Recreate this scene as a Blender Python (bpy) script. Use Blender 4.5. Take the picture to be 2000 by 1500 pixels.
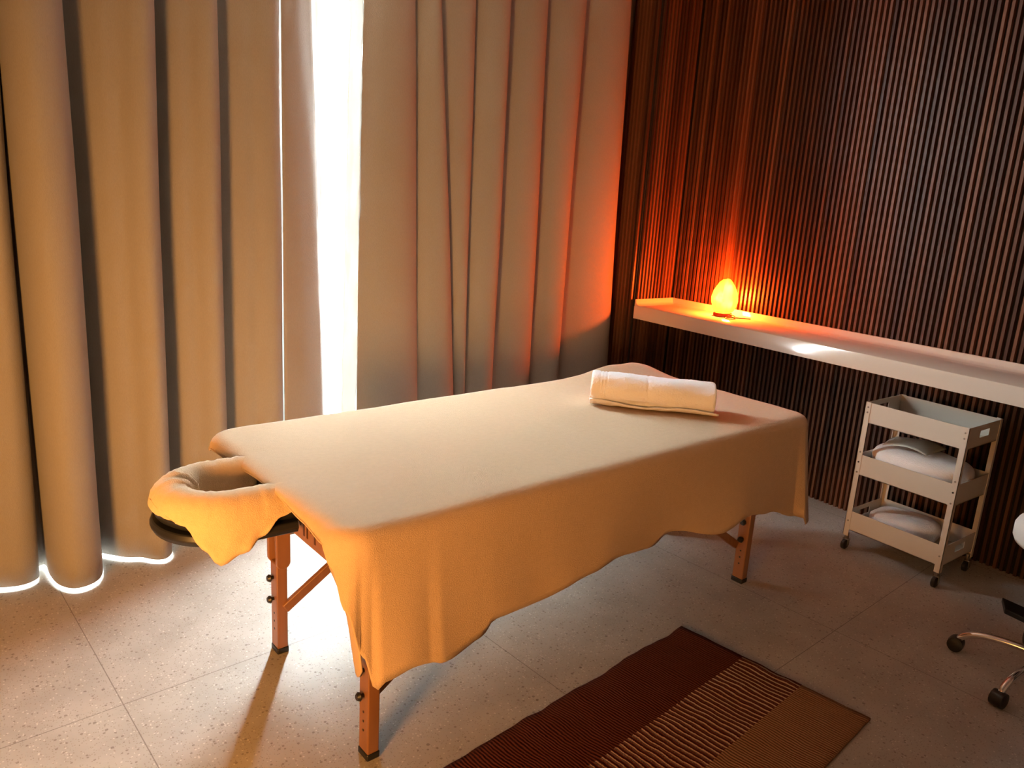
import bpy, math, random
from mathutils import Vector, Matrix, noise
random.seed(7)
C = bpy.context.scene.collection
for o in list(bpy.data.objects): bpy.data.objects.remove(o)

# ------------------------------------------------------------ camera
cd = bpy.data.cameras.new('camera'); cam = bpy.data.objects.new('camera', cd); C.objects.link(cam)
cd.sensor_width = 36; cd.lens = 27.0; cd.clip_start = .02; cd.clip_end = 200
R = Vector((.8040, -.5920, .0590)); D = Vector((-.0990, -.2310, -.9680)); F = Vector((.5860, .7730, -.2440))
F.normalize(); R = (R - F * R.dot(F)).normalized(); U = R.cross(F)
cam.matrix_world = Matrix(((R.x, U.x, -F.x, 0), (R.y, U.y, -F.y, 0), (R.z, U.z, -F.z, 1.6), (0, 0, 0, 1)))
bpy.context.scene.camera = cam

# ------------------------------------------------------------ sky, daylight, room light, exposure
vs = bpy.context.scene.view_settings
vs.view_transform = 'Standard'; vs.look = 'None'; vs.exposure = 0.0; vs.gamma = 1.0; vs.use_curve_mapping = False
w = bpy.data.worlds.new('sky'); bpy.context.scene.world = w; w.use_nodes = True
bg = w.node_tree.nodes['Background']; bg.inputs[0].default_value = (.95, 1.0, 1.0, 1); bg.inputs[1].default_value = 2.0

def area(name, loc, target, sx, sy, power, color, spread=180):
    l = bpy.data.lights.new(name, 'AREA'); l.shape = 'RECTANGLE'; l.size = sx; l.size_y = sy
    l.energy = power; l.color = color; l.spread = math.radians(spread)
    o = bpy.data.objects.new(name, l); C.objects.link(o); o.location = loc
    o.rotation_euler = (Vector(target) - Vector(loc)).to_track_quat('-Z', 'Y').to_euler()
    o['label'] = name.replace('_', ' '); o['category'] = 'light'; return o
area('daylight_outside_window', (1.40, 4.15, 2.08), (1.40, 3.0, 1.85), 2.7, 2.6, 3700, (.90, .98, 1.0))
area('added_daylight_from_right', (3.0, 5.1, 2.3), (1.49, 3.47, 1.5), 1.5, 3.0, 520, (.93, .98, 1.0))  # second daylight lamp, added to brighten the floor on the left
area('warm_room_light', (-1.12, .42, .90), (.62, 2.4, .72), .5, .6, 39, (1.0, .43, .10), 92)
sl = bpy.data.lights.new('sun', 'SUN'); sl.energy = 3.0; sl.angle = .01; so = bpy.data.objects.new('sun', sl)
C.objects.link(so); so.rotation_euler = (math.radians(32), math.radians(20), 0)

# ------------------------------------------------------------ helpers
def mat(name, col, rough=.6, metal=0, bump=0, bscale=200, var=0, vscale=8, spec=.5, sheen=0, stretch=(1, 1, 1), coat=0, vcol=None):
    m = bpy.data.materials.new(name); m.use_nodes = True; nt = m.node_tree; b = nt.nodes['Principled BSDF']
    b.inputs['Base Color'].default_value = (*col, 1); b.inputs['Roughness'].default_value = rough
    b.inputs['Metallic'].default_value = metal; b.inputs['Specular IOR Level'].default_value = spec
    if sheen: b.inputs['Sheen Weight'].default_value = sheen
    if coat: b.inputs['Coat Weight'].default_value = coat; b.inputs['Coat Roughness'].default_value = .08
    tc = nt.nodes.new('ShaderNodeTexCoord'); mp = nt.nodes.new('ShaderNodeMapping')
    mp.inputs['Scale'].default_value = stretch; nt.links.new(tc.outputs['Object'], mp.inputs[0])
    if var:
        n = nt.nodes.new('ShaderNodeTexNoise'); n.inputs['Scale'].default_value = vscale; n.inputs['Detail'].default_value = 5
        nt.links.new(mp.outputs[0], n.inputs['Vector'])
        r = nt.nodes.new('ShaderNodeValToRGB'); v = vcol or tuple(c * (1 - var) for c in col)
        r.color_ramp.elements[0].position = .3; r.color_ramp.elements[1].position = .7
        r.color_ramp.elements[0].color = (*v, 1); r.color_ramp.elements[1].color = (*col, 1)
        nt.links.new(n.outputs['Fac'], r.inputs[0]); nt.links.new(r.outputs[0], b.inputs['Base Color'])
    if bump:
        n = nt.nodes.new('ShaderNodeTexNoise'); n.inputs['Scale'].default_value = bscale; n.inputs['Detail'].default_value = 3
        nt.links.new(mp.outputs[0], n.inputs['Vector'])
        bp = nt.nodes.new('ShaderNodeBump'); bp.inputs['Strength'].default_value = bump; bp.inputs['Distance'].default_value = .004
        nt.links.new(n.outputs['Fac'], bp.inputs['Height']); nt.links.new(bp.outputs[0], b.inputs['Normal'])
    return m

class MB:
    def __init__(s): s.v = []; s.f = []
    def add(s, vs_, fs):
        o = len(s.v); s.v += [tuple(v) for v in vs_]; s.f += [tuple(i + o for i in f) for f in fs]; return s
    def box(s, a, b, M=None):
        (x0, y0, z0), (x1, y1, z1) = a, b
        vs_ = [Vector(p) for p in ((x0,y0,z0),(x1,y0,z0),(x1,y1,z0),(x0,y1,z0),(x0,y0,z1),(x1,y0,z1),(x1,y1,z1),(x0,y1,z1))]
        if M: vs_ = [M @ v for v in vs_]
        return s.add(vs_, [(3,2,1,0),(4,5,6,7),(0,1,5,4),(1,2,6,5),(2,3,7,6),(3,0,4,7)])
    def tube(s, pts, r, n=12, cap=True, flat=1.0):
        pts = [Vector(p) for p in pts]; rs = r if isinstance(r, (list, tuple)) else [r] * len(pts); rings = []; prev = None
        for i, p in enumerate(pts):
            d = (pts[min(i + 1, len(pts) - 1)] - pts[max(i - 1, 0)]).normalized()
            if prev is None: a = d.orthogonal().normalized()
            else: a = (prev - d * prev.dot(d)).normalized()
            prev = a; b = d.cross(a)
            rings.append([p + (a * math.cos(t) + b * math.sin(t) * flat) * rs[i] for t in (2 * math.pi * k / n for k in range(n))])
        vs_ = [v for rg in rings for v in rg]
        fs = [(i*n+k, i*n+(k+1)%n, (i+1)*n+(k+1)%n, (i+1)*n+k) for i in range(len(rings)-1) for k in range(n)]
        if cap: fs += [tuple(range(n-1, -1, -1)), tuple((len(rings)-1)*n + k for k in range(n))]
        return s.add(vs_, fs)
    def lathe(s, prof, c=(0,0,0), n=32, M=None):
        c = Vector(c); vs_ = []
        for r, z in prof:
            for k in range(n):
                t = 2*math.pi*k/n; v = Vector((r*math.cos(t), r*math.sin(t), z)); vs_.append((M @ v if M else v) + c)
        fs = [(i*n+k, i*n+(k+1)%n, (i+1)*n+(k+1)%n, (i+1)*n+k) for i in range(len(prof)-1) for k in range(n)]
        fs += [tuple(range(n-1, -1, -1)), tuple((len(prof)-1)*n + k for k in range(n))]
        return s.add(vs_, fs)
    def grid(s, rows, closed=False):
        m = len(rows[0]); vs_ = [v for r in rows for v in r]; fs = []
        for i in range(len(rows)-1):
            for k in range(m if closed else m-1):
                fs.append((i*m+k, i*m+(k+1)%m, (i+1)*m+(k+1)%m, (i+1)*m+k))
        return s.add(vs_, fs)
    def prism(s, pts, z0, z1, M=None):
        n = len(pts); vs_ = [Vector((x, y, z0)) for x, y in pts] + [Vector((x, y, z1)) for x, y in pts]
        if M: vs_ = [M @ v for v in vs_]
        return s.add(vs_, [tuple(range(n-1,-1,-1)), tuple(range(n, 2*n))] + [(i, (i+1)%n, (i+1)%n+n, i+n) for i in range(n)])
    def build(s, name, m, parent=None, loc=None, smooth=40, bevel=0, solid=0, subsurf=0):
        me = bpy.data.meshes.new(name)
        o = bpy.data.objects.new(name, me); C.objects.link(o)
        l = Vector(loc) if loc else Vector((0, 0, 0))
        if parent: 
            o.parent = parent; l0 = l + Vector(ABS[parent.name])
        else: l0 = l
        ABS[o.name] = tuple(l0)
        o.location = l
        me.from_pydata([tuple(Vector(v) - l0) for v in s.v], [], s.f); me.update()
        if m: me.materials.append(m)
        if smooth: me.shade_smooth(); me.set_sharp_from_angle(angle=math.radians(smooth))
        if bevel:
            b = o.modifiers.new('bevel', 'BEVEL'); b.width = bevel; b.segments = 2; b.limit_method = 'ANGLE'; b.harden_normals = False
        if solid:
            b = o.modifiers.new('thickness', 'SOLIDIFY'); b.thickness = solid; b.offset = 0
        if subsurf:
            b = o.modifiers.new('smooth', 'SUBSURF'); b.levels = subsurf; b.render_levels = subsurf
        return o
ABS = {}
def tag(o, label=None, cat=None, group=None, kind=None):
    for k, v in (('label', label), ('category', cat), ('group', group), ('kind', kind)):
        if v: o[k] = v
    return o
def thing(name, loc, label, cat, group=None):
    o = bpy.data.objects.new(name, None); C.objects.link(o); o.location = loc; o.empty_display_size = .05
    ABS[o.name] = tuple(loc); return tag(o, label, cat, group)
def S(o, label=None): return tag(o, label, kind='structure')

def interp(tab, x):
    if x <= tab[0][0]: return tab[0][1]
    for (a, va), (b, vb) in zip(tab, tab[1:]):
        if x <= b:
            t = (x - a) / (b - a); t = t*t*(3-2*t); return va + (vb - va) * t
    return tab[-1][1]
def nz(x, y=0, z=0): return noise.noise(Vector((x, y, z)))

# ------------------------------------------------------------ materials
M_sheet = mat('sheet_fleece', (.59, .42, .27), .95, bump=.5, bscale=420, var=.06, vscale=60, spec=.1, sheen=.15)
M_terry = mat('tan_terry', (.64, .46, .28), .95, bump=.45, bscale=330, var=.08, vscale=90, spec=.1, sheen=.2)
M_white_terry = mat('white_terry', (.86, .87, .90), .95, bump=.8, bscale=150, spec=.1, sheen=.2)
M_curt = mat('curtain_linen', (.315, .295, .275), .9, bump=.35, bscale=500, var=.08, vscale=300, spec=.15, sheen=.1, stretch=(1, 1, .35))
M_lining = mat('curtain_lining', (.80, .82, .82), .7, bump=.6, bscale=25, spec=.3)
nt = M_lining.node_tree; tl_ = nt.nodes.new('ShaderNodeBsdfTranslucent'); tl_.inputs[0].default_value = (.85, .88, .88, 1); ms_ = nt.nodes.new('ShaderNodeMixShader'); ms_.inputs[0].default_value = .12
nt.links.new(nt.nodes['Principled BSDF'].outputs[0], ms_.inputs[1]); nt.links.new(tl_.outputs[0], ms_.inputs[2]); nt.links.new(ms_.outputs[0], nt.nodes['Material Output'].inputs[0])
M_black_vinyl = mat('black_vinyl', (.012, .013, .014), .35, bump=.1, bscale=60)
M_black = mat('black_plastic', (.012, .012, .013), .4)
M_wood = mat('beech_wood', (.27, .12, .052), .38, var=.22, vscale=3, stretch=(14, 14, 1), coat=.3)
M_ink = mat('printed_ink', (.06, .02, .01), .6)
M_shelf = mat('shelf_gloss', (.66, .59, .52), .13, spec=.6, coat=.5)
M_cart = mat('cart_powder_coat', (.62, .57, .50), .45, bump=.05, bscale=300)
M_chrome = mat('chrome', (.8, .8, .8), .12, metal=1)
M_steel = mat('screw_steel', (.35, .33, .30), .35, metal=1)
M_seat = mat('white_vinyl', (.80, .80, .78), .4)
M_wall = mat('wall_paint', (.36, .22, .13), .9)
M_ceil = mat('ceiling_paint', (.40, .30, .22), .9)
M_frame = mat('window_aluminium', (.75, .76, .77), .4)
M_ext = mat('outside_white', (.85, .86, .84), .9)
M_cream = mat('outside_cream', (.80, .80, .70), .9)
M_felt = mat('slat_backing', (.008, .006, .005), .9)

def slat_mat():
    m = bpy.data.materials.new('dark_slats'); m.use_nodes = True; nt = m.node_tree; b = nt.nodes['Principled BSDF']
    tc = nt.nodes.new('ShaderNodeTexCoord'); 
    at = nt.nodes.new('ShaderNodeAttribute'); at.attribute_name = 'slat_tone'
    mp = nt.nodes.new('ShaderNodeMapping'); mp.inputs['Scale'].default_value = (60, 60, 2.2)
    n = nt.nodes.new('ShaderNodeTexNoise'); n.inputs['Scale'].default_value = 1.5; n.inputs['Detail'].default_value = 6
    nt.links.new(tc.outputs['Object'], mp.inputs[0]); nt.links.new(mp.outputs[0], n.inputs['Vector'])
    ad = nt.nodes.new('ShaderNodeMath'); ad.operation = 'MULTIPLY_ADD'; ad.inputs[1].default_value = .6; 
    nt.links.new(n.outputs['Fac'], ad.inputs[0]); nt.links.new(at.outputs['Fac'], ad.inputs[2])
    r = nt.nodes.new('ShaderNodeValToRGB'); e = r.color_ramp.elements
    e[0].position = .2; e[0].color = (.034, .013, .007, 1); e[1].position = 1.0; e[1].color = (.150, .062, .029, 1)
    nt.links.new(ad.outputs[0], r.inputs[0]); nt.links.new(r.outputs[0], b.inputs['Base Color'])
    b.inputs['Roughness'].default_value = .42; b.inputs['Specular IOR Level'].default_value = .35
    return m
M_slat = slat_mat()

TA = math.radians(4.8); TO = (.325, 2.304); TS = 1.14
def floor_mat():
    m = bpy.data.materials.new('terrazzo_tiles'); m.use_nodes = True; nt = m.node_tree; b = nt.nodes['Principled BSDF']; L = nt.links.new
    tc = nt.nodes.new('ShaderNodeTexCoord'); mp = nt.nodes.new('ShaderNodeMapping'); mp.vector_type = 'TEXTURE'
    mp.inputs['Location'].default_value = (TO[0], TO[1], 0); mp.inputs['Rotation'].default_value = (0, 0, TA)
    L(tc.outputs['Object'], mp.inputs[0])
    sx = nt.nodes.new('ShaderNodeSeparateXYZ'); L(mp.outputs[0], sx.inputs[0])
    def math_(op, a, bb=None):
        n = nt.nodes.new('ShaderNodeMath'); n.operation = op
        for i, q in enumerate((a, bb)):
            if q is None: continue
            if isinstance(q, (int, float)): n.inputs[i].default_value = q
            else: L(q, n.inputs[i])
        return n.outputs[0]
    def line(q): # distance to nearest grout line, in metres
        a = math_('DIVIDE', q, TS); a = math_('ADD', a, 100.5); a = math_('FRACT', a); a = math_('SUBTRACT', a, .5); a = math_('ABSOLUTE', a)
        return math_('MULTIPLY', a, TS)
    g = math_('MINIMUM', line(sx.outputs[0]), line(sx.outputs[1]))
    gm = math_('LESS_THAN', g, .0016)
    # chips
    base = nt.nodes.new('ShaderNodeTexNoise'); base.inputs['Scale'].default_value = 5; base.inputs['Detail'].default_value = 8; L(tc.outputs['Object'], base.inputs['Vector'])
    cr = nt.nodes.new('ShaderNodeValToRGB'); e = cr.color_ramp.elements; e[0].position = .35; e[1].position = .65
    e[0].color = (.40, .365, .33, 1); e[1].color = (.48, .445, .41, 1); L(base.outputs['Fac'], cr.inputs[0])
    col = cr.outputs[0]
    for sc, dens, rad, c in ((75, .17, .30, (.17, .13, .10)), (110, .16, .32, (.72, .69, .64)), (170, .35, .36, (.27, .22, .18)), (42, .07, .22, (.13, .10, .08))):
        v = nt.nodes.new('ShaderNodeTexVoronoi'); v.inputs['Scale'].default_value = sc; L(tc.outputs['Object'], v.inputs['Vector'])
        s2 = nt.nodes.new('ShaderNodeSeparateColor'); L(v.outputs['Color'], s2.inputs[0])
        k = math_('MULTIPLY', math_('LESS_THAN', s2.outputs[0], dens), math_('LESS_THAN', v.outputs['Distance'], rad))
        mx = nt.nodes.new('ShaderNodeMix'); mx.data_type = 'RGBA'; L(math_('MULTIPLY', k, .6), mx.inputs[0]); L(col, mx.inputs[6])
        mx.inputs[7].default_value = (*c, 1); col = mx.outputs[2]
    mx = nt.nodes.new('ShaderNodeMix'); mx.data_type = 'RGBA'; L(math_('MULTIPLY', gm, .65), mx.inputs[0]); L(col, mx.inputs[6]); mx.inputs[7].default_value = (.13, .105, .085, 1)
    L(mx.outputs[2], b.inputs['Base Color'])
    b.inputs['Roughness'].default_value = .5; b.inputs['Specular IOR Level'].default_value = .4
    bp = nt.nodes.new('ShaderNodeBump'); bp.inputs['Strength'].default_value = .25; bp.inputs['Distance'].default_value = .003; bp.invert = True
    L(gm, bp.inputs['Height']); L(bp.outputs[0], b.inputs['Normal'])
    return m
M_floor = floor_mat()

def glass_mat():
    m = bpy.data.materials.new('window_glass'); m.use_nodes = True; nt = m.node_tree
    nt.nodes.remove(nt.nodes['Principled BSDF']); out = nt.nodes['Material Output']
    t = nt.nodes.new('ShaderNodeBsdfTransparent'); t.inputs[0].default_value = (.96, .98, .97, 1); g = nt.nodes.new('ShaderNodeBsdfGlossy'); g.inputs['Roughness'].default_value = .02
    fw = nt.nodes.new('ShaderNodeLayerWeight'); fp = nt.nodes.new('ShaderNodeMath'); fp.operation = 'POWER'; fp.inputs[1].default_value = 5; nt.links.new(fw.outputs['Facing'], fp.inputs[0])
    fr = nt.nodes.new('ShaderNodeMath'); fr.operation = 'MULTIPLY_ADD'; fr.inputs[1].default_value = .5; fr.inputs[2].default_value = .04; nt.links.new(fp.outputs[0], fr.inputs[0]); mx = nt.nodes.new('ShaderNodeMixShader')
    nt.links.new(fr.outputs[0], mx.inputs[0]); nt.links.new(t.outputs[0], mx.inputs[1]); nt.links.new(g.outputs[0], mx.inputs[2]); nt.links.new(mx.outputs[0], out.inputs[0])
    return m
M_glass = glass_mat()

# ------------------------------------------------------------ room shell
XL, YF, ZC, XW = -1.35, -1.9, 2.85, 3.90       # left wall, wall behind the camera, ceiling, slatted wall
WO = Vector((.5, 3.30, 0)); WA = math.radians(4.8)
def W(u, v, z=0):                               # window-wall frame: u along, v outwards
    return Vector((WO.x + u*math.cos(WA) - v*math.sin(WA), WO.y + u*math.sin(WA) + v*math.cos(WA), z))
MW = Matrix.Translation(WO) @ Matrix.Rotation(WA, 4, 'Z')

S(MB().box((XL - .2, YF - .2, -.12), (4.3, 4.6, 0)).build('floor', M_floor, smooth=0), 'pale terrazzo tiled floor with thin grout lines')
S(MB().box((XL - .2, YF - .2, ZC), (4.3, 3.9, ZC + .12)).build('ceiling', M_ceil, smooth=0))
S(MB().box((XL - .15, YF - .2, 0), (XL, 4.0, ZC)).build('wall_left', M_wall, smooth=0))
S(MB().box((XL, YF - .15, 0), (XW + .2, YF, ZC)).build('wall_front', M_wall, smooth=0))
wb = MB()
wb.box((-2.0, .30, 2.79), (3.2, .42, ZC), MW); wb.box((2.45, .30, 0), (3.2, .42, 2.79), MW); wb.box((-2.0, .30, 0), (-1.45, .42, 2.79), MW)
S(wb.build('wall_back', M_wall, smooth=0))

# slatted wall: backing with slats
tones = []
def slats(mb, plane, a0, a1, fixed, z0, z1, pitch=.0295, wd=.0175, dp=.016, sgn=-1):
    n = int((a1 - a0) / pitch)
    for i in range(n):
        c = a0 + (i + .5) * pitch
        if plane == 'x':  # slats stand on plane x=fixed, run along y
            p = [(fixed, c - wd/2), (fixed + sgn*dp, c - wd/2 + .002), (fixed + sgn*dp, c + wd/2 - .002), (fixed, c + wd/2)]
        else:
            p = [(c - wd/2, fixed), (c - wd/2 + .002, fixed + sgn*dp), (c + wd/2 - .002, fixed + sgn*dp), (c + wd/2, fixed)]
        k = len(mb.f); mb.prism(p, z0, z1); tones.append((k, len(mb.f), random.random() ** 1.3 * .75))
def slat_wall(name, boxes, sl, label):
    tones.clear(); mb = MB()
    for a, b in boxes: mb.box(a, b)
    nb = len(mb.f)
    for s_ in sl: slats(mb, *s_)
    o = mb.build(name, M_felt, smooth=0); o.data.materials.append(M_slat)
    at = o.data.attributes.new('slat_tone', 'FLOAT', 'FACE')
    for a, b, t in tones:
        for k in range(a, b): at.data[k].value = t; o.data.polygons[k].material_index = 1
    return S(o, label)
YE = 3.44; XP = 3.54
slat_wall('wall_right', [((XW, YF, 0), (XW + .2, YE + .1, ZC))], [('x', -1.2, YE, XW, 0, ZC)], 'wall of dark vertical wooden slats')
slat_wall('wall_right_end', [((XP, YE, 0), (XW + .2, 4.0, ZC))], [('y', XP + .004, XW - .01, YE, 0, ZC), ('x', YE + .004, 3.98, XP, 0, ZC)], 'dark slatted pier between shelf and curtain')

# window: frame, sill, panes
wf = MB()
for u in (-1.45, 0.35, 2.39): wf.box((u, .31, 0.05), (u + .06, .37, 2.79), MW)
wf.box((-1.45, .31, 0), (2.45, .37, .05), MW); wf.box((-1.45, .31, 2.73), (2.45, .37, 2.79), MW)
win = S(wf.build('window_1', M_frame, smooth=0), 'tall floor to ceiling window behind the curtains')
for a, b in ((-1.39, .35), (.41, 2.39)):
    MB().box((a, .335, .05), (b, .341, 2.73), MW).build('pane', M_glass, win, smooth=0)
# outside
S(MB().box((-4, 3.95, -.2), (9, 8.4, -.005)).build('terrace_ground', M_ext, smooth=0), 'white terrace paving outside')
S(MB().box((-4, 7.6, 0), (9, 7.8, 4.2)).build('wall_outside', M_cream, smooth=0), 'cream wall across the terrace')

# ------------------------------------------------------------ curtains
PR = Vector((R.x, R.y, R.z))
def ray(px, py):
    v = R * (px - 1000) - U * (py - 750) + F * 1500
    return v
def xat(px, py, y):                             # world x where the sight line meets depth y
    d = ray(px, py); return d.x / d.y * y
def catmull(P, n=6):
    out = []
    for i in range(len(P) - 1):
        p0, p1, p2, p3 = P[max(i-1, 0)], P[i], P[i+1], P[min(i+2, len(P)-1)]
        for k in range(n):
            t = k / n
            out.append(tuple(.5*((2*b) + (-a + c)*t + (2*a - 5*b + 4*c - d)*t*t + (-a + 3*b - 3*c + d)*t**3) for a, b, c, d in zip(p0, p1, p2, p3)))
    out.append(tuple(P[-1])); return out
def base_y(x): return 3.40 + .084 * (x - .5)    # back of the folds
ROLL = [(.0, .0), (.06, .06), (.16, .22), (.29, .44), (.42, .61), (.56, .70), (.70, .92), (.84, 1.0), (.96, .80), (.985, .40), (.975, .10)]
OMEGA = [(.0, .04), (.03, .38), (.13, .74), (.34, .97), (.60, 1.0), (.85, .86), (.985, .50), (.97, .18)]
SOFT = [(.0, .0), (.12, .22), (.32, .66), (.55, .95), (.76, 1.0), (.92, .72), (1.0, .30), (1.0, .06)]
def curtain_rows(folds, zt=2.80, zb=.014, nzr=26, seed=0, back=0, ret=None):
    """folds: (xL_bottom, xR_bottom, amp_bottom, xL_top, xR_top, amp_top, shape)"""
    def path(j):
        P = []
        for f in folds:
            xl, xr, a = (f[0], f[1], f[2]) if j == 0 else (f[3], f[4], f[5])
            for u, v in f[6]:
                x = xl + (xr - xl) * u; P.append((x, base_y(x) - back - a * v))
        return catmull(P, 5)
    b, t = path(0), path(1); rows = []
    if ret: b.append(ret); t.append(ret)
    for i in range(nzr + 1):
        s = i / nzr; z = zb + (zt - zb) * s; row = []
        for k, (p, q) in enumerate(zip(b, t)):
            e = s
            x = p[0] + (q[0] - p[0]) * e; y = p[1] + (q[1] - p[1]) * e
            x += .006 * nz(k * .05 + seed, z * 1.1) ; y += .008 * nz(k * .06 + seed + 9, z * .9)
            row.append((x, y, z))
        rows.append(row)
    return rows
# left curtain folds from their right-hand edges in the photograph, bottom and top
def fx(pxb, pyb, pxt, amp):
    xb = xat(pxb, pyb, 3.30); xb = xat(pxb, pyb, base_y(xb) - amp)
    xt0 = xat(pxt, 0, 3.33); xt0 = xat(pxt, 0, base_y(xt0) - amp)
    return xb, xt0
def topx(xb, zb_, xt, zt_=2.3): return xt + (xt - xb) * (2.8 - zt_) / (zt_ - zb_)
edges = [(-330, 1230, -150, .12), (-150, 1180, -60, .12), (82, 1115, -8, .14), (213, 1122, 137, .28), (344, 1075, 315, .22), (455, 1045, 435, .17), (552, 985, 541, .12)]
pts = []
for pxb, pyb, pxt, a in edges:
    xb, xt = fx(pxb, pyb, pxt, a); pts.append((xb, topx(xb, .05, xt), a))
folds = []; prev = (-1.30, -1.30)
for i, (xb, xt, a) in enumerate(pts):
    folds.append((prev[0], xb, a, prev[1], xt, a * .9, OMEGA if i in (0, 3) else ROLL)); prev = (xb - .012, xt - .012)
# narrow the big front fold so that it stands as a column
f3 = list(folds[3]); f3[0] += .035; folds[3] = tuple(f3)
f6 = list(folds[6]); f6[1] += .026; f6[4] += .030; folds[6] = tuple(f6)
lc = thing('curtain', (.2, 3.35, 0), 'left beige floor-length curtain with wide hanging folds, beside the bright gap', 'curtain', 'curtains across the window')
mb = MB().grid(curtain_rows(folds))
# last turned-back strip of the same curtain
xs0, xs1 = 1.235, 1.438
rows = []
for i in range(27):
    s = i / 26; z = .014 + 2.786 * s; row = []
    for k in range(13):
        t = k / 12; x = xs0 + .012*s + (1.488 - .032*z - xs0 - .012*s) * t; y = 3.375 + .095 * t - .010 * math.sin(t * math.pi) + .006 * nz(t * 3, z * 1.2, 4) * (t + .2)
        row.append((x + .004 * nz(z * 5, 3) * t, y, z))
    rows.append(row)
mb.grid(rows); mb.build('fabric', M_curt, lc, smooth=70, solid=.004)
def lining(parent, pts_fn, name='lining', amp=.006):
    rows = []
    for i in range(61):
        z = .02 + 2.78 * i / 60; P = pts_fn(z); row = []
        for k in range(9):
            t = k / 8; x = P[0][0] + (P[1][0]-P[0][0])*t; y = P[0][1] + (P[1][1]-P[0][1])*t
            row.append((x + amp * nz(z * 9, t * 3, 1), y + amp * nz(z * 7, t * 4, 7), z))
        rows.append(row)
    return tag(MB().grid(rows).build(name, M_lining, parent, smooth=80, solid=.002), 'white curtain lining')
lining(lc, lambda z: ((1.165, 3.452), (1.262, 3.392)), amp=.001)
lining(lc, lambda z: ((1.478 - .032*z, 3.474), (1.486 - .0148*z, 3.482)), amp=.005)
# right curtain
rc = thing('curtain', (2.5, 3.5, 0), 'right beige floor-length curtain with close folds glowing orange beside the slatted wall', 'curtain', 'curtains across the window')
redges = [(816, 780, 817, .06), (888, 770, 868, .07), (905, 770, 933, .06), (962, 760, 1000, .09), (1035, 750, 1076, .09), (1090, 740, 1148, .10), (1188, 719, 1239, .12)]
folds = []; prev = (1.640, 1.662)
for i, (pxb, pyb, pxt, a) in enumerate(redges):
    xb = xat(pxb, pyb, 3.40); xb = xat(pxb, pyb, base_y(xb) - .025 - a*.5); xt = xat(pxt, 0, 3.40); xt = xat(pxt, 0, base_y(xt) - .025 - a*.5)
    sl_ = (xt - xb) / 1.75; xf, xc = xb - sl_ * .5, xt + sl_ * .5
    folds.append((prev[0], xf, a, prev[1], xc, a, SOFT)); prev = (xf, xc)
MB().grid(curtain_rows(folds, seed=20, back=.025, ret=(XP - .012, 3.66))).build('fabric', M_curt, rc, smooth=70, solid=.004)
lining(rc, lambda z: ((1.548 + .040*min(1, z/2.3), 3.462), (1.645 + .015*z/2.3, 3.472)), amp=.007)
# curtain track on the ceiling
tr = MB(); tr.box((-1.5, .03, 2.80), (3.05, .14, ZC), MW)
S(tr.build('trim_1', M_ceil, smooth=0), 'curtain track')

# ------------------------------------------------------------ shelf
sh = thing('wall_shelf', (3.7, 2.0, .94), 'long glossy white shelf with raised back lip on the slatted wall', 'shelf')
SX, SZ, SB, SY = 3.535, .94, .857, YE - .012
prof = [(SX, SB), (SX, SZ - .004), (SX + .004, SZ), (XW - .055, SZ), (XW - .035, SZ + .004), (XW - .024, SZ + .014), (XW - .022, SZ + .034), (XW - .018, SZ + .038), (XW - .017, SZ + .038), (XW - .017, SB)]
n = len(prof); y0 = -.6; y1 = SY
vsx = [(x, y0, z) for x, z in prof] + [(x, y1, z) for x, z in prof]
MB().add(vsx, [tuple(range(n)), tuple(range(2*n-1, n-1, -1))] + [(i, i+n, (i+1)%n+n, (i+1)%n) for i in range(n)]).build('shelf_board', M_shelf, sh, smooth=50)
lp = MB()  # left end lip with a cove
lpr = [(SY - .045, SZ + .0005), (SY - .022, SZ + .006), (SY - .012, SZ + .018), (SY - .010, SZ + .034), (SY - .004, SZ + .038), (SY, SZ + .036), (SY, SZ + .0005)]
m_ = len(lpr); lv = [(SX + .002, y, z) for y, z in lpr] + [(XW - .02, y, z) for y, z in lpr]
lp.add(lv, [tuple(range(m_)), tuple(range(2*m_-1, m_-1, -1))] + [(i, (i+1)%m_, (i+1)%m_+m_, i+m_) for i in range(m_)])
lp.build('end_lip', M_shelf, sh, smooth=50)

# ------------------------------------------------------------ salt lamp
LX, LY = 3.775, 2.925
lamp = thing('salt_lamp', (LX, LY, SZ), 'glowing orange rock salt lamp standing on the white shelf', 'lamp')
mr = bpy.data.materials.new('glowing_salt'); mr.use_nodes = True; nt = mr.node_tree; b = nt.nodes['Principled BSDF']
tc = nt.nodes.new('ShaderNodeTexCoord'); nn = nt.nodes.new('ShaderNodeTexNoise'); nn.inputs['Scale'].default_value = 11; nn.inputs['Detail'].default_value = 3
nt.links.new(tc.outputs['Object'], nn.inputs['Vector']); sx = nt.nodes.new('ShaderNodeSeparateXYZ'); nt.links.new(tc.outputs['Object'], sx.inputs[0])
def mth(op, a, bb, c=None):
    q = nt.nodes.new('ShaderNodeMath'); q.operation = op
    for i, z in enumerate((a, bb, c)):
        if z is None: continue
        if isinstance(z, (int, float)): q.inputs[i].default_value = z
        else: nt.links.new(z, q.inputs[i])
    return q.outputs[0]
dz = mth('ABSOLUTE', mth('SUBTRACT', sx.outputs[2], .105), 0); body = mth('SUBTRACT', 1.12, mth('MULTIPLY', dz, 9.0))
fac = mth('MULTIPLY', body, mth('MULTIPLY_ADD', nn.outputs['Fac'], 2.9, -.95))
cr = nt.nodes.new('ShaderNodeValToRGB'); e = cr.color_ramp.elements; e[0].position = 0.0; e[0].color = (.9, .05, .004, 1); e[1].position = .85; e[1].color = (1, .55, .16, 1)
e2 = e.new(.22); e2.color = (1, .17, .008, 1); e3 = e.new(.5); e3.color = (1, .34, .02, 1)
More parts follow.
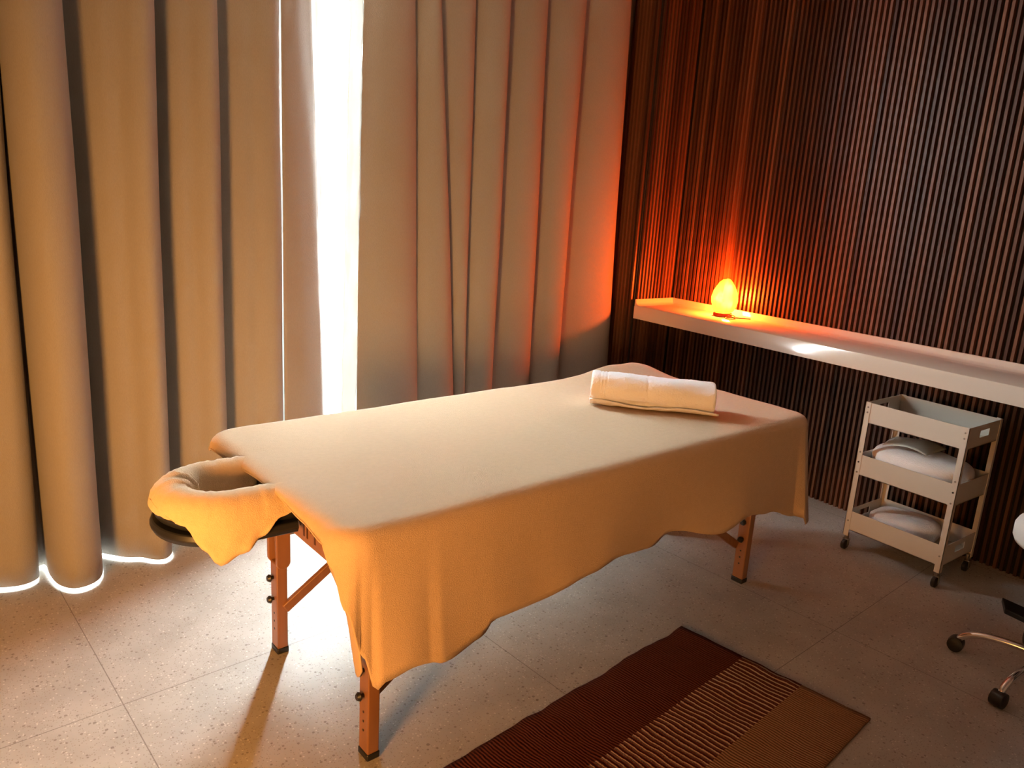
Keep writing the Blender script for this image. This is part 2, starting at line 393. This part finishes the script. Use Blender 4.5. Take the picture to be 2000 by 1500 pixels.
nt.links.new(fac, cr.inputs[0]); nt.links.new(cr.outputs[0], b.inputs['Emission Color'])
nt.links.new(mth('MULTIPLY_ADD', fac, 1.7, .55), b.inputs['Emission Strength'])
b.inputs['Base Color'].default_value = (.8, .25, .08, 1); b.inputs['Roughness'].default_value = .4
tp = nt.nodes.new('ShaderNodeBsdfTransparent'); tp.inputs[0].default_value = (1, .27, .06, 1); mxs = nt.nodes.new('ShaderNodeMixShader'); mxs.inputs[0].default_value = .35
nt.links.new(b.outputs[0], mxs.inputs[1]); nt.links.new(tp.outputs[0], mxs.inputs[2]); nt.links.new(mxs.outputs[0], nt.nodes['Material Output'].inputs[0])
prf = [(.0, .022), (.050, .022), (.066, .035), (.076, .060), (.082, .090), (.080, .115), (.070, .150), (.056, .180), (.040, .205), (.022, .222), (.0, .226)]
rows = []
for r, z in prf:
    row = []
    for k in range(14):
        t = 2*math.pi*k/14; q = 1 + .16 * nz(math.cos(t)*1.6, math.sin(t)*1.6, z * 11 + 3) ; row.append((LX + r*q*math.cos(t)*1.0, LY + r*q*math.sin(t) * .92 - (z-.1)*.03, SZ + z + .004 * nz(t, z * 20)))
    rows.append(row)
MB().grid(rows, closed=True).build('salt_rock', mr, lamp, smooth=22)
MB().lathe([(.052, 0), (.056, .004), (.056, .016), (.052, .022)], (LX, LY, SZ + .001)).build('base', mat('base_wood', (.20, .05, .02), .5), lamp)
pc = [(LX - .02, LY - .055, SZ + .012), (LX - .02, LY - .09, SZ + .022), (LX - .035, LY - .125, SZ + .010), (LX - .065, LY - .12, SZ + .006), (LX - .075, LY - .085, SZ + .006), (LX - .04, LY - .07, SZ + .007), (LX - .0, LY - .10, SZ + .006), (LX + .03, LY - .12, SZ + .006), (LX + .06, LY - .16, SZ + .006)]
MB().tube(catmull(pc, 5), .0035, 8).build('power_cord', mat('cord_black', (.02, .008, .006), .5), lamp)
pl = bpy.data.lights.new('bulb', 'POINT'); pl.energy = 210; pl.color = (1, .38, .15); pl.shadow_soft_size = .02
po = bpy.data.objects.new('bulb', pl); C.objects.link(po); po.parent = lamp; po.location = (0, 0, .11)

# ------------------------------------------------------------ massage table
TT = .80; TR = math.atan(.057)
def T(u, v, z=0): return Vector((.68 + u*math.cos(TR) - v*math.sin(TR), 1.505 + u*math.sin(TR) + v*math.cos(TR), z))
MT = Matrix.Translation((.68, 1.505, 0)) @ Matrix.Rotation(TR, 4, 'Z')
mt = thing('massage_table', T(1.05, .46), 'portable wooden-legged massage table under the tan sheet', 'massage table')
def rrect(x0, y0, x1, y1, r, n=8):
    P = []
    for cx, cy, a in ((x1-r, y0+r, -90), (x1-r, y1-r, 0), (x0+r, y1-r, 90), (x0+r, y0+r, 180)):
        for k in range(n+1): t = math.radians(a + 90*k/n); P.append((cx + r*math.cos(t), cy + r*math.sin(t)))
    return P
MB().prism(rrect(.035, .035, 2.08, .895, .07), .725, .780, MT).build('cushion', M_black_vinyl, mt, bevel=.012)
fr = MB()
for a, b in (((.075, .10, .630), (.095, .83, .722)), ((2.02, .10, .630), (2.04, .83, .722)), ((.095, .09, .630), (2.02, .11, .722)), ((.095, .82, .630), (2.02, .84, .722)), ((1.04, .11, .65), (1.07, .82, .722))): fr.box(a, b, MT)
frame = fr.build('frame_rail', M_wood, mt, bevel=.003)
def leg(name, px, py, top=.70, lean=(0, 0), face=-1):
    # two side boards with an adjustable lower leg between them
    x, y = px, py; lx, ly = lean; Rz = Matrix.Rotation(TR, 4, 'Z')
    def Mz(z0): return Matrix.Translation((x, y, 0)) @ Rz
    o = MB()
    o.box((-.019, -.026, .02), (.019, .026, .34), Mz(0))
    L = o.build('leg', M_wood, mt, bevel=.004)
    u = MB()
    for s in (-1, 1):
        pts_ = [(-.024, top), (.024, top), (.024, .35)] + [(.024*math.cos(math.radians(-a)), .35 + .024*math.sin(math.radians(-a))) for a in range(15, 180, 15)] + [(-.024, .35)]
        y_ = s * .034
        MM = Mz(0) @ Matrix.Translation((0, y_, 0)) @ Matrix.Rotation(math.radians(90), 4, 'X')
        u.prism([(a, b) for a, b in pts_], -.008, .008, MM)
    u.build('upper_board', M_wood, L, bevel=.002)
    MB().box((-.021, -.028, 0), (.021, .028, .022), Mz(0)).build('rubber_foot', M_black, L, bevel=.004)
    for z in (.205, .285):
        k = MB(); k.tube([Mz(0) @ Vector((-.020, 0, z)), Mz(0) @ Vector((-.030, 0, z))], .006, 10); k.tube([Mz(0) @ Vector((-.030, 0, z)), Mz(0) @ Vector((-.034, 0, z)), Mz(0) @ Vector((-.042, 0, z))], [.012, .014, .009], 10)
        k.build('knob', M_black, L)
    for z in (.09, .12, .15): MB().tube([Mz(0) @ Vector((-.0200, 0, z)), Mz(0) @ Vector((-.0185, 0, z))], .004, 8).build('adjustment_hole', M_black, L)
    return L
leg('leg', .829, 2.338); leg('leg', .861, 1.712); leg('leg', 2.690, 1.818); leg('leg', 2.655, 2.444)
def bar(p, q, wd, ht):
    p, q = Vector(p), Vector(q); d = q - p; M = Matrix.Translation(p) @ d.to_track_quat('X', 'Z').to_matrix().to_4x4()
    return MB().box((0, -wd/2, -ht/2), (d.length, wd/2, ht/2), M)
for (x, y), (x2, z2) in (((.838, 2.314), (1.62, .68)), ((.870, 1.737), (1.62, .68)), ((2.665, 1.840), (1.90, .68)), ((2.63, 2.42), (1.90, .68))):
    bar((x, y, .17), (x2, y + (x2 - x) * .057, z2), .018, .034).build('brace', M_wood, mt, bevel=.003)
for x in (.845, 2.672):   # cross bars between the leg pairs, high up
    y = 1.73 if x < 1 else 1.84
    bar((x, y, .60), (x - .033, y + .59, .60), .02, .03).build('cross_bar', M_wood, mt, bevel=.003)
# lettering on the end rail
tcv = bpy.data.curves.new('rail_text', 'FONT'); tcv.body = 'GROMM'; tcv.size = .085; tcv.extrude = .0006
to_ = bpy.data.objects.new('tmp', tcv); C.objects.link(to_)
dg = bpy.context.evaluated_depsgraph_get(); me = bpy.data.meshes.new_from_object(to_.evaluated_get(dg)); bpy.data.objects.remove(to_)
lt = bpy.data.objects.new('lettering', me); C.objects.link(lt); me.materials.clear(); me.materials.append(M_ink)
lt.parent = frame; Mtxt = MT @ Matrix.Translation((.0742, .60, .650)) @ Matrix.Rotation(math.radians(-90), 4, 'Z') @ Matrix.Rotation(math.radians(90), 4, 'X')
lt.matrix_parent_inverse = Matrix.Translation(Vector(ABS['frame_rail'])).inverted(); lt.matrix_world = Mtxt; tag(lt, 'dark printed lettering on the end rail')

# face cradle
cc = Vector((.562, 2.03, 0)); RC = .122
def horse(s):  # s in 0..1 from near arm end round the tip to the far arm end -> centre, outward normal
    La = .15; Lc = math.pi * RC; tot = 2*La + Lc; d = s * tot
    if d < La: p = Vector((cc.x + La - d, cc.y - RC, 0)); nrm = Vector((0, -1, 0))
    elif d < La + Lc:
        a = math.radians(-90) - (d - La) / RC; nrm = Vector((math.cos(a), math.sin(a), 0)); p = cc + nrm * RC
    else: p = Vector((cc.x + d - La - Lc, cc.y + RC, 0)); nrm = Vector((0, 1, 0))
    return p, nrm
fcr = MB()
for s0 in (-.07, .07): fcr.box((.30, 0, 0), (.31, .001, .001))  # replaced below
fcr = MB()
rows = []
for i in range(41):
    p, nr = horse(i/40); rows.append([p + nr*a + Vector((0, 0, z)) for a, z in ((-.045, .672), (.052, .672), (.060, .688), (.054, .704), (-.045, .704))])
fcr.grid([r + [r[0]] for r in rows]); 
for rr in (rows[0], rows[-1]): fcr.add(rr, [tuple(range(5))])
for yy in (1.925, 2.11):   # arms that plug into the table end
    fcr.tube([(.62, yy, .705), (.80, yy, .700)], .010, 10)
fcr.box((.672, 1.885, .690), (.735, 2.145, .724))
cradle = tag(fcr.build('face_cradle', M_black, mt, bevel=.004), 'black padded face cradle')
rows = []
for i in range(49):
    p, nr = horse(i/48); row = []
    for a, z in ((-.046, .715), (-.050, .74), (-.044, .768), (-.024, .785), (0, .790), (.024, .785), (.044, .768), (.050, .74), (.046, .715), (.03, .703), (-.03, .703)):
        row.append(p + nr*a + Vector((0, 0, z)))
    rows.append(row + [row[0]])
cu = MB().grid(rows)
for rr in (rows[0][:-1], rows[-1][:-1]): cu.add(rr, [tuple(range(11))])
cu.build('cradle_cushion', M_black_vinyl, cradle, smooth=60)

# tan towel over the cradle
tw = MB(); rows = []
skirt = [(0, .0), (.07, .012), (.15, .055), (.22, .085), (.275, .112), (.31, .065), (.356, .01), (.44, -.012), (.50, -.022), (.56, -.01), (.62, .02), (.70, .10), (.78, .22), (.86, .26), (.955, .25)]
NS = 70
for i in range(NS + 1):
    s = .0 + .955 * i / NS; p, nr = horse(s); dep = interp(skirt, s); row = []
    wr = .004 * nz(s * 40, 2) ; fold = .010 * max(0, math.sin((s - .50) * 75)) * (1 if .50 < s < .66 else 0)
    prof_ = [(-.052, .712), (-.056, .73), (-.050, .766), (-.027, .791), (0, .798), (.027, .791), (.050, .768), (.057, .742)]
    for j, (a, z) in enumerate(prof_):
        inn = 1 if a <= 0 else .3
        row.append(p + nr * (a + wr*.5 - (fold if a < 0 else 0)) + Vector((0, 0, z + wr + fold * inn)))
    for k in range(1, 9):
        t = k / 8; row.append(p + nr * (.058 + min(1, max(0, dep)/.08) * (.014 * t + .010 * t * nz(s * 22, t * 2, 5)) - (.006*t if dep <= 0 else 0)) + Vector((0, 0, .742 - dep * t)))
    rows.append(row)
tw.grid(rows)
ct = tag(tw.build('face_cradle_towel', M_terry, smooth=80, solid=.006), 'tan terry towel draped over the horseshoe face cradle at the table end', 'towel')

# ------------------------------------------------------------ tan sheet
Ls, Ws, rc_ = 2.10, .95, .09
per = []  # (u, v, nu, nv, tag value)
def addp(u, v, nu, nv): per.append((u, v, nu, nv))
def seg(a, b, nrm, n):
    for k in range(n): t = k/n; addp(a[0]+(b[0]-a[0])*t, a[1]+(b[1]-a[1])*t, *nrm)
def arc(cx, cy, a0, a1, n, r=rc_):
    for k in range(n): t = math.radians(a0+(a1-a0)*k/n); addp(cx+r*math.cos(t), cy+r*math.sin(t), math.cos(t), math.sin(t))
r = rc_
seg((r, 0), (Ls-r, 0), (0, -1), 110); arc(Ls-r, r, -90, 0, 10); seg((Ls, r), (Ls, Ws-r), (1, 0), 34)
arc(Ls-r, Ws-r, 0, 90, 10); seg((Ls-r, Ws), (r, Ws), (0, 1), 110); arc(r, Ws-r, 90, 180, 12); seg((0, Ws-r), (0, r), (-1, 0), 44); arc(r, r, 180, 270, 22)
near = [(-.01, .40), (.045, .46), (.075, .430), (.105, .398), (.185, .380), (.30, .400), (.41, .378), (.45, .342), (.62, .343), (.83, .315), (.94, .300), (1.14, .322), (1.22, .288), (1.48, .345), (1.63, .312), (1.78, .335), (2.0, .40), (2.06, .43)]
def drop(u, v, nu, nv):
    if nv < -.999: return interp(near, u)
    if nu > 0 and nv < 0: return .435
    if nu > .99: return interp([(.1, .43), (.25, .47), (.7, .42), (.9, .45)], v)
    if nu >= 0 and nv > 0: return .45 if u > .3 else interp([(.09, .10), (.3, .45)], u)
    if nu < 0 and nv > 0: return .045
    if nu < -.999: return interp([(.09, .045), (.20, .030), (.40, .012), (.86, .035)], v)
    a = math.degrees(math.atan2(-nv, -nu))   # 0 at left end, 90 on the near side
    return interp([(0, .05), (25, .09), (48, .19), (70, .32), (90, .42)], a)
sheet = MB(); NP = len(per); rows = []
def topz(u, v):
    z = TT + .0025 * nz(u*5, v*5) + .0012 * nz(u*17, v*13, 3)
    z += .035 * math.exp(-((u-1.86)/.16)**2 - ((v-.93)/.12)**2) + .022*math.exp(-((u-2.03)/.08)**2 - ((v-.88)/.12)**2)
    z += .003 * math.exp(-((v - .72 - .03*u)/.02)**2) * (1 if 1.1 < u < 1.8 else 0)
    return z
for ring in (0.0, .25, .5, .72, .88, .96):
    row = []
    for (u, v, nu, nv) in per:
        iu, iv = u - nu*.035, v - nv*.035
        cu_ = min(max(iu, Ws/2), Ls - Ws/2); cv = Ws/2
        x = cu_ + (iu - cu_)*ring; y = cv + (iv - cv)*ring; row.append(T(x, y, topz(x, y)))
    rows.append(row)
ar = 0; plen = []
for i in range(NP):
    plen.append(ar); a, b_ = per[i], per[(i+1) % NP]; ar += math.hypot(a[0]-b_[0], a[1]-b_[1])
RR = .042
for k in range(0, 6):
    row = []
    for i, (u, v, nu, nv) in enumerate(per):
        t = k/5*math.pi/2; d = drop(u, v, nu, nv); rr = RR
        off = -rr + rr*math.sin(t)
        zz = rr*(1-math.cos(t))
        if d < rr: zz *= d/rr
        row.append(T(u + nu*off, v + nv*off, topz(u-nu*.04, v-nv*.04) - zz))
    rows.append(row)
ND = 16
for k in range(1, ND+1):
    row = []
    for i, (u, v, nu, nv) in enumerate(per):
        d = drop(u, v, nu, nv); t = k/ND; s_ = plen[i]
        dd = max(0, d - RR) * t
        wave = (.012*math.sin(s_*9 + 1) + .016*math.sin(s_*4.3 + .5) + .008*nz(s_*6, t)) * min(1, d/.3)
        o = t**1.3 * (.018 + wave) * min(1, d/.2)
        if nu > 0 and nv < 0: o += .035*t*min(1, d/.3)
        if nv < -.9 and u < .25: o += -.012*t
        base = topz(u-nu*.04, v-nv*.04) - min(d, RR)
        row.append(T(u + nu*o, v + nv*o, base - dd))
    rows.append(row)
sheet.grid(rows, closed=True)
# centre spine is closed by the first ring lying on itself; turned-in corner tail behind the near left leg
tail = []
for i in range(9):
    t = i/8
    top = Vector((.700 + .03*t, 1.56 + .13*t, .70 - .06*t)); bot = Vector((.765 + .055*t, 1.55 + .16*t, .405 - .09*math.sin(t*1.9)))
    tail.append([top + (bot-top)*(k/8) + Vector((.010*math.sin(k*.5), 0, 0)) for k in range(9)])
sheet.grid(tail)
so_ = (sheet.build('bed_sheet', M_sheet, smooth=75, solid=.004))
import bmesh
bm_ = bmesh.new(); bm_.from_mesh(so_.data); bmesh.ops.remove_doubles(bm_, verts=bm_.verts, dist=2e-4)
bmesh.ops.dissolve_degenerate(bm_, edges=bm_.edges, dist=1e-5); bm_.to_mesh(so_.data); bm_.free(); so_.data.shade_smooth()
tag(so_, 'tan fleece sheet spread over the massage table and hanging down its sides', 'sheet')

# ------------------------------------------------------------ rolled white towel on the table
A = Vector((1.985, 2.115, 0)); B = Vector((2.320, 1.775, 0)); ax = (B - A).normalized(); sd = Vector((ax.y, -ax.x, 0)) ; sd = -sd if sd.x < 0 and False else sd
# sd must point away from the camera so that the front bottom edge runs from A to B
if sd.dot(Vector((2.1, 1.9, 0))) < 0: sd = -sd
tz = TT + .006; Lt = (B - A).length; rows = []
NR = 110
def sec(a):
    c, s_ = math.cos(a), math.sin(a)
    return (abs(c)**.85 * (1 if c > 0 else -1), abs(s_)**.85 * (1 if s_ > 0 else -1))
for i in range(NR + 1):
    t = i/NR; row = []; e = min(1, min(t, 1-t)/.03); sh_ = .93 + .07*math.sqrt(max(0, e*(2-e)))
    groove = sum(.0035*math.exp(-((t-g)/.006)**2) for g in (.075, .10, .125)) + .003*math.exp(-((t-.46)/.008)**2)
    for k in range(40):
        a = 2*math.pi*k/40; c, s_ = sec(a)
        hh = .062 - .004*t; ww = .078
        q = sh_ * (1 + .07*nz(t*4, math.cos(a)*1.3, math.sin(a)*1.3) + .035*nz(t*14, math.cos(a)*4, math.sin(a)*4) + .012*nz(t*60, a*9)) - groove*13
        x = ww + ww*c*q; z = hh + hh*s_*q
        if s_ < -.2 and c < 0: x += .006*math.sin(k*1.9)   # folded layers low on the front
        row.append(A + ax*(Lt*t) + sd*x + Vector((0, 0, tz + max(z, 0))))
    rows.append(row)
rt = thing('rolled_towel', A + (B-A)*.5 + Vector((0, 0, tz)), 'white terry towel rolled up on the far end of the tan sheet', 'towel')
tb = MB().grid(rows, closed=True); tb.add(rows[0], [tuple(range(39, -1, -1))]); tb.add(rows[-1], [tuple(range(40))])
tb.build('towel_roll', M_white_terry, rt, smooth=70)
rows = []
for i in range(41):   # loose outer flap under the front edge
    t = i/40; L0 = Lt*(t*1.03); dip = .5 + .5*math.sin(t*9 + 1)
    row = []
    for k in range(7):
        s_ = k/6; z = .004 + .030*s_*(.4 + .6*dip*(1-t*.5)) + .004*nz(t*9, s_*3); x = .030 - .034*math.sin(s_*math.pi*.55) + .022*(1-s_)
        row.append(A + ax*L0 + sd*(x - .012*(1-s_)) + Vector((0, 0, tz - .002 + z)))
    rows.append(row)
MB().grid(rows).build('towel_flap', M_white_terry, rt, smooth=80, solid=.007)

# ------------------------------------------------------------ trolley
CX0, CX1, CY0, CY1 = 3.425, 3.745, 1.315, 1.772
tr_ = thing('trolley', ((CX0+CX1)/2, (CY0+CY1)/2, 0), 'three-tier beige metal trolley on castors under the shelf', 'trolley')
def tray(z0, z1, nm='tray', slot=True):
    t = .0025; m = MB(); cx0, cx1, cy0, cy1 = CX0, CX1, CY0, CY1
    m.box((cx0, cy0, z0), (cx1, cy1, z0 + t)); m.box((cx0, cy0 + .003, z0), (cx0 + t, cy1 - .003, z1)); m.box((cx1 - t, cy0 + .003, z0), (cx1, cy1 - .003, z1))
    # ends with a hand slot
    for y in (cy0, cy1 - t):
        if not slot: m.box((cx0 + t, y, z0), (cx1 - t, y + t, z1)); continue
        xm = (cx0 + cx1)/2; hw = .045; zl, zh = z0 + .040, z0 + .072
        m.box((cx0 + t, y, z0), (xm - hw, y + t, z1)); m.box((xm + hw, y, z0), (cx1 - t, y + t, z1)); m.box((xm - hw, y, z0), (xm + hw, y + t, zl)); m.box((xm - hw, y, zh), (xm + hw, y + t, z1))
    return m.build(nm, M_cart, tr_, smooth=0)
for z0, z1 in ((.645, .742), (.388, .487), (.105, .200)): tray(z0, z1, slot=z0 < .3 or z0 > .6)
for x, y, sx_, sy_ in ((CX0, CY0, 1, 1), (CX0, CY1, 1, -1), (CX1, CY0, -1, 1), (CX1, CY1, -1, -1)):
    p = MB(); g = .0022; wl = .026
    a = (x - sx_*g, y - sy_*g)
    p.box((min(a[0], a[0]+sx_*g), min(a[1], a[1]+sy_*wl), .072), (max(a[0], a[0]+sx_*g), max(a[1], a[1]+sy_*wl), .744))
    p.box((min(a[0], a[0]+sx_*wl*.8), min(a[1], a[1]+sy_*g), .072), (max(a[0], a[0]+sx_*wl*.8), max(a[1], a[1]+sy_*g), .744))
    post = p.build('post', M_cart, tr_, smooth=0)
    if sx_ > 0:
        for z in (.72, .695, .50, .45, .40, .15):
            MB().lathe([(.0042, 0), (.004, .002), (.001, .003)], n=12, M=Matrix.Translation((a[0], y + sy_*.012, z)) @ Matrix.Rotation(math.radians(-90), 4, 'Y')).build('screw', M_steel if z != .45 else M_black, post)
    q = MB(); cxx, cyy = x + sx_*.012, y + sy_*.012
    q.tube([(cxx, cyy, .052), (cxx, cyy, .085)], .010, 12)
    q.box((cxx - .010, cyy - .014, .048), (cxx + .010, cyy + .014, .054))
    for s in (-1, 1): q.box((cxx - .008, cyy + s*.013 - .0015, .018), (cxx + .008, cyy + s*.013 + .0015, .052))
    cs = q.build('castor', M_steel, tr_, bevel=.001)
    MB().lathe([(.021, -.010), (.025, -.007), (.025, .007), (.021, .010)], n=24, M=Matrix.Translation((cxx - .008, cyy, .025)) @ Matrix.Rotation(math.radians(90), 4, 'X')).build('wheel', M_black, cs)
# things on the trolley
def pillow(name, cx, cy, z, sx_, sy_, h, m, label, cat, seed, group=None, ex=.45, rot=0):
    rows = []; N = 26
    for j in range(-8, 9):
        b_ = j/8*math.pi/2; cz = math.sin(b_); cr_ = max(math.cos(b_), 1e-3)**ex; row = []
        for k in range(N*2):
            a = math.pi*k/N; c, s_ = sec(a); q = 1 + .06*nz(c*1.7+seed, s_*1.7, cz*2)
            x, y = sx_/2*c*cr_*q, sy_/2*s_*cr_*q
            zz = h/2 + h/2*(abs(cz)**.8)*(1 if cz > 0 else -1)
            if cz > 0: zz += .010*nz(x*12+seed, y*12) + .0
            row.append((cx + x*math.cos(rot) - y*math.sin(rot), cy + x*math.sin(rot) + y*math.cos(rot), z + max(zz, 0)))
        rows.append(row)
    o = MB().grid(rows, closed=True); o.add(rows[0], [tuple(range(N*2-1, -1, -1))]); o.add(rows[-1], [tuple(range(N*2))])
    return tag(o.build(name, m, loc=(cx, cy, z), smooth=80), label, cat, group)
pillow('folded_towel', 3.585, 1.545, .392, .305, .44, .145, M_white_terry, 'white folded towel filling the middle tray of the trolley', 'towel', 3, ex=.35)
pillow('folded_towel', 3.60, 1.58, .109, .25, .31, .10, M_white_terry, 'white folded towel in the bottom tray of the trolley', 'towel', 11, ex=.4, rot=.3)
# curled clear sheet lying on the middle towel
M_clear = mat('milky_plastic', (.55, .60, .58), .25, spec=.6)
rows = []
for i in range(17):
    t = i/16; row = []
    for k in range(11):
        s_ = k/10; row.append((3.50 + .20*s_, 1.70 - .20*t, .535 + .030*math.sin(t*2.6) + .022*math.sin(s_*3.0)*(1-t) + .03*max(0, .25-t)))
    rows.append(row)
tag(MB().grid(rows).build('plastic_wrapper', M_clear, smooth=80, solid=.002), 'curled pale plastic wrapper on the white towel in the middle tray', 'wrapper')
tag(MB().lathe([(.030, 0), (.058, .006), (.062, .030), (.060, .031), (.055, .010), (.001, .005)], (3.52, 1.41, .649)).build('shallow_dish', mat('grey_dish', (.30, .31, .29), .3), smooth=60), 'grey shallow dish in the top tray of the trolley', 'dish')

# ------------------------------------------------------------ stool
sc = Vector((3.03, .754, 0)); st = thing('swivel_stool', sc, 'white round swivel stool with chrome five-star base and black castors', 'stool')
MB().lathe([(.16, .0), (.182, .008), (.190, .025), (.190, .062), (.182, .080), (.165, .090), (.02, .094)], sc + Vector((0, 0, .51)), 48).build('seat', M_seat, st, smooth=60)
MB().lathe([(.10, 0), (.10, .012)], sc + Vector((0, 0, .498)), 32).build('seat_plate', M_black, st)
MB().lathe([(.030, .07), (.032, .10), (.026, .14), (.026, .30), (.020, .305), (.014, .31), (.014, .50)], sc, 24).build('gas_column', M_chrome, st, smooth=40)
for k in range(5):
    a = math.radians(100.5 + 72*k + 0); d = Vector((math.cos(a), math.sin(a), 0))
    pts_ = [sc + d*.02 + Vector((0, 0, .105)), sc + d*.10 + Vector((0, 0, .108)), sc + d*.18 + Vector((0, 0, .102)), sc + d*.235 + Vector((0, 0, .088)), sc + d*.268 + Vector((0, 0, .066)), sc + d*.278 + Vector((0, 0, .050))]
    lg = MB().tube(catmull(pts_, 5), .0125, 14).build('base_leg', M_chrome, st, smooth=60)
    e_ = sc + d*.285; tn = Vector((-d.y, d.x, 0)); c = MB()
    for s in (-1, 1):
        Mx = Matrix.Translation(e_ + tn*s*.012 + Vector((0, 0, .026))) @ tn.to_track_quat('Z', 'Y').to_matrix().to_4x4()
        c.lathe([(.016, -.011), (.024, -.009), (.026, -.004), (.026, .004), (.024, .009), (.016, .011)], n=24, M=Mx)
    hood = Matrix.Translation(e_ + Vector((0, 0, .030))) @ tn.to_track_quat('Z', 'Y').to_matrix().to_4x4()
    c.lathe([(.012, -.022), (.027, -.020), (.029, 0), (.027, .020), (.012, .022)], n=24, M=hood)
    c.build('castor', M_black, lg, smooth=50)
# flat black object on the floor at the frame edge
tag(MB().prism([(3.56, 1.10), (3.46, 1.05), (3.40, .60), (3.52, .60)], 0, .022).build('black_floor_box', M_black, smooth=0, bevel=.003), 'flat black box on the floor behind the stool, right of the trolley', 'box')

# ------------------------------------------------------------ rug
def rug_mat():
    m = bpy.data.materials.new('woven_rug'); m.use_nodes = True; nt = m.node_tree; b = nt.nodes['Principled BSDF']; L = nt.links.new
    tc = nt.nodes.new('ShaderNodeTexCoord'); uv = tc.outputs['UV']; sx = nt.nodes.new('ShaderNodeSeparateXYZ'); L(uv, sx.inputs[0])
    def mm(op, a, bb=None, c=None):
        q = nt.nodes.new('ShaderNodeMath'); q.operation = op
        for i, z in enumerate((a, bb, c)):
            if z is None: continue
            if isinstance(z, (int, float)): q.inputs[i].default_value = z
            else: L(z, q.inputs[i])
        return q.outputs[0]
    u, v = sx.outputs[0], sx.outputs[1]   # metres: u along the rug, v across
    n = nt.nodes.new('ShaderNodeTexNoise'); n.inputs['Scale'].default_value = 9; n.inputs['Detail'].default_value = 4; L(uv, n.inputs['Vector'])
    n2 = nt.nodes.new('ShaderNodeTexNoise'); n2.inputs['Scale'].default_value = 260; L(uv, n2.inputs['Vector'])
    uu = mm('MULTIPLY_ADD', n.outputs['Fac'], .030, u)
    st_ = mm('SINE', mm('MULTIPLY', uu, 2*math.pi/.0215)); st_ = mm('ADD', st_, mm('MULTIPLY', mm('SUBTRACT', n2.outputs['Fac'], .5), 2.2))
    light = mm('GREATER_THAN', st_, .25)
    def mix(f, a, c):
        q = nt.nodes.new('ShaderNodeMix'); q.data_type = 'RGBA'; L(f, q.inputs[0])
        for i, z in ((6, a), (7, c)):
            if isinstance(z, tuple): q.inputs[i].default_value = (*z, 1)
            else: L(z, q.inputs[i])
        return q.outputs[2]
    red = mix(n2.outputs['Fac'], (.075, .018, .010), (.13, .032, .018)); tan = mix(n2.outputs['Fac'], (.22, .11, .055), (.33, .18, .095)); cream = mix(n.outputs['Fac'], (.40, .24, .14), (.50, .36, .25))
    stripe = mix(light, red, cream)
    c1 = mix(mm('GREATER_THAN', v, .262), red, stripe); c2 = mix(mm('GREATER_THAN', v, .482), c1, tan)
    L(c2, b.inputs['Base Color']); b.inputs['Roughness'].default_value = .95; b.inputs['Specular IOR Level'].default_value = .1
    wv = mm('SINE', mm('MULTIPLY', uu, 2*math.pi/.0107)); bp = nt.nodes.new('ShaderNodeBump'); bp.inputs['Strength'].default_value = .5; bp.inputs['Distance'].default_value = .004
    L(mm('ADD', wv, n2.outputs['Fac']), bp.inputs['Height']); L(bp.outputs[0], b.inputs['Normal'])
    return m
ro = Vector((2.17, 1.689, 0)); rl = Vector((-.992, -.127, 0)); rw = Vector((.165, -.986, 0)); RWd, RLn = .712, 1.75
nu_, nv_ = 90, 36; vs_ = []; uvs = []
for i in range(nu_ + 1):
    for j in range(nv_ + 1):
        u = RLn*i/nu_; v = RWd*j/nv_
        e0 = (.012*nz(u*5, 1) + .006*nz(u*16, 2)) * (1 - j/nv_)**2; e1 = .006*nz(u*7, 8)*(j/nv_)**2; ee = .006*nz(v*14, 4)*(1-min(1, u/.1))
        p = ro + rl*(u + ee) + rw*(v + e0 + e1); vs_.append((p.x, p.y, .007 + .0025*nz(u*9, v*9, 3))); uvs.append((u, v))
fs = [(i*(nv_+1)+j, i*(nv_+1)+j+1, (i+1)*(nv_+1)+j+1, (i+1)*(nv_+1)+j) for i in range(nu_) for j in range(nv_)]
rg = MB(); rg.add(vs_, fs); rug = rg.build('woven_rug', rug_mat(), smooth=80, solid=.009)
ul = rug.data.uv_layers.new(name='UVMap')
for lp_ in rug.data.loops: ul.data[lp_.index].uv = uvs[lp_.vertex_index]
tag(rug, 'flat woven rug with dark red, striped and tan bands in front of the table', 'rug')
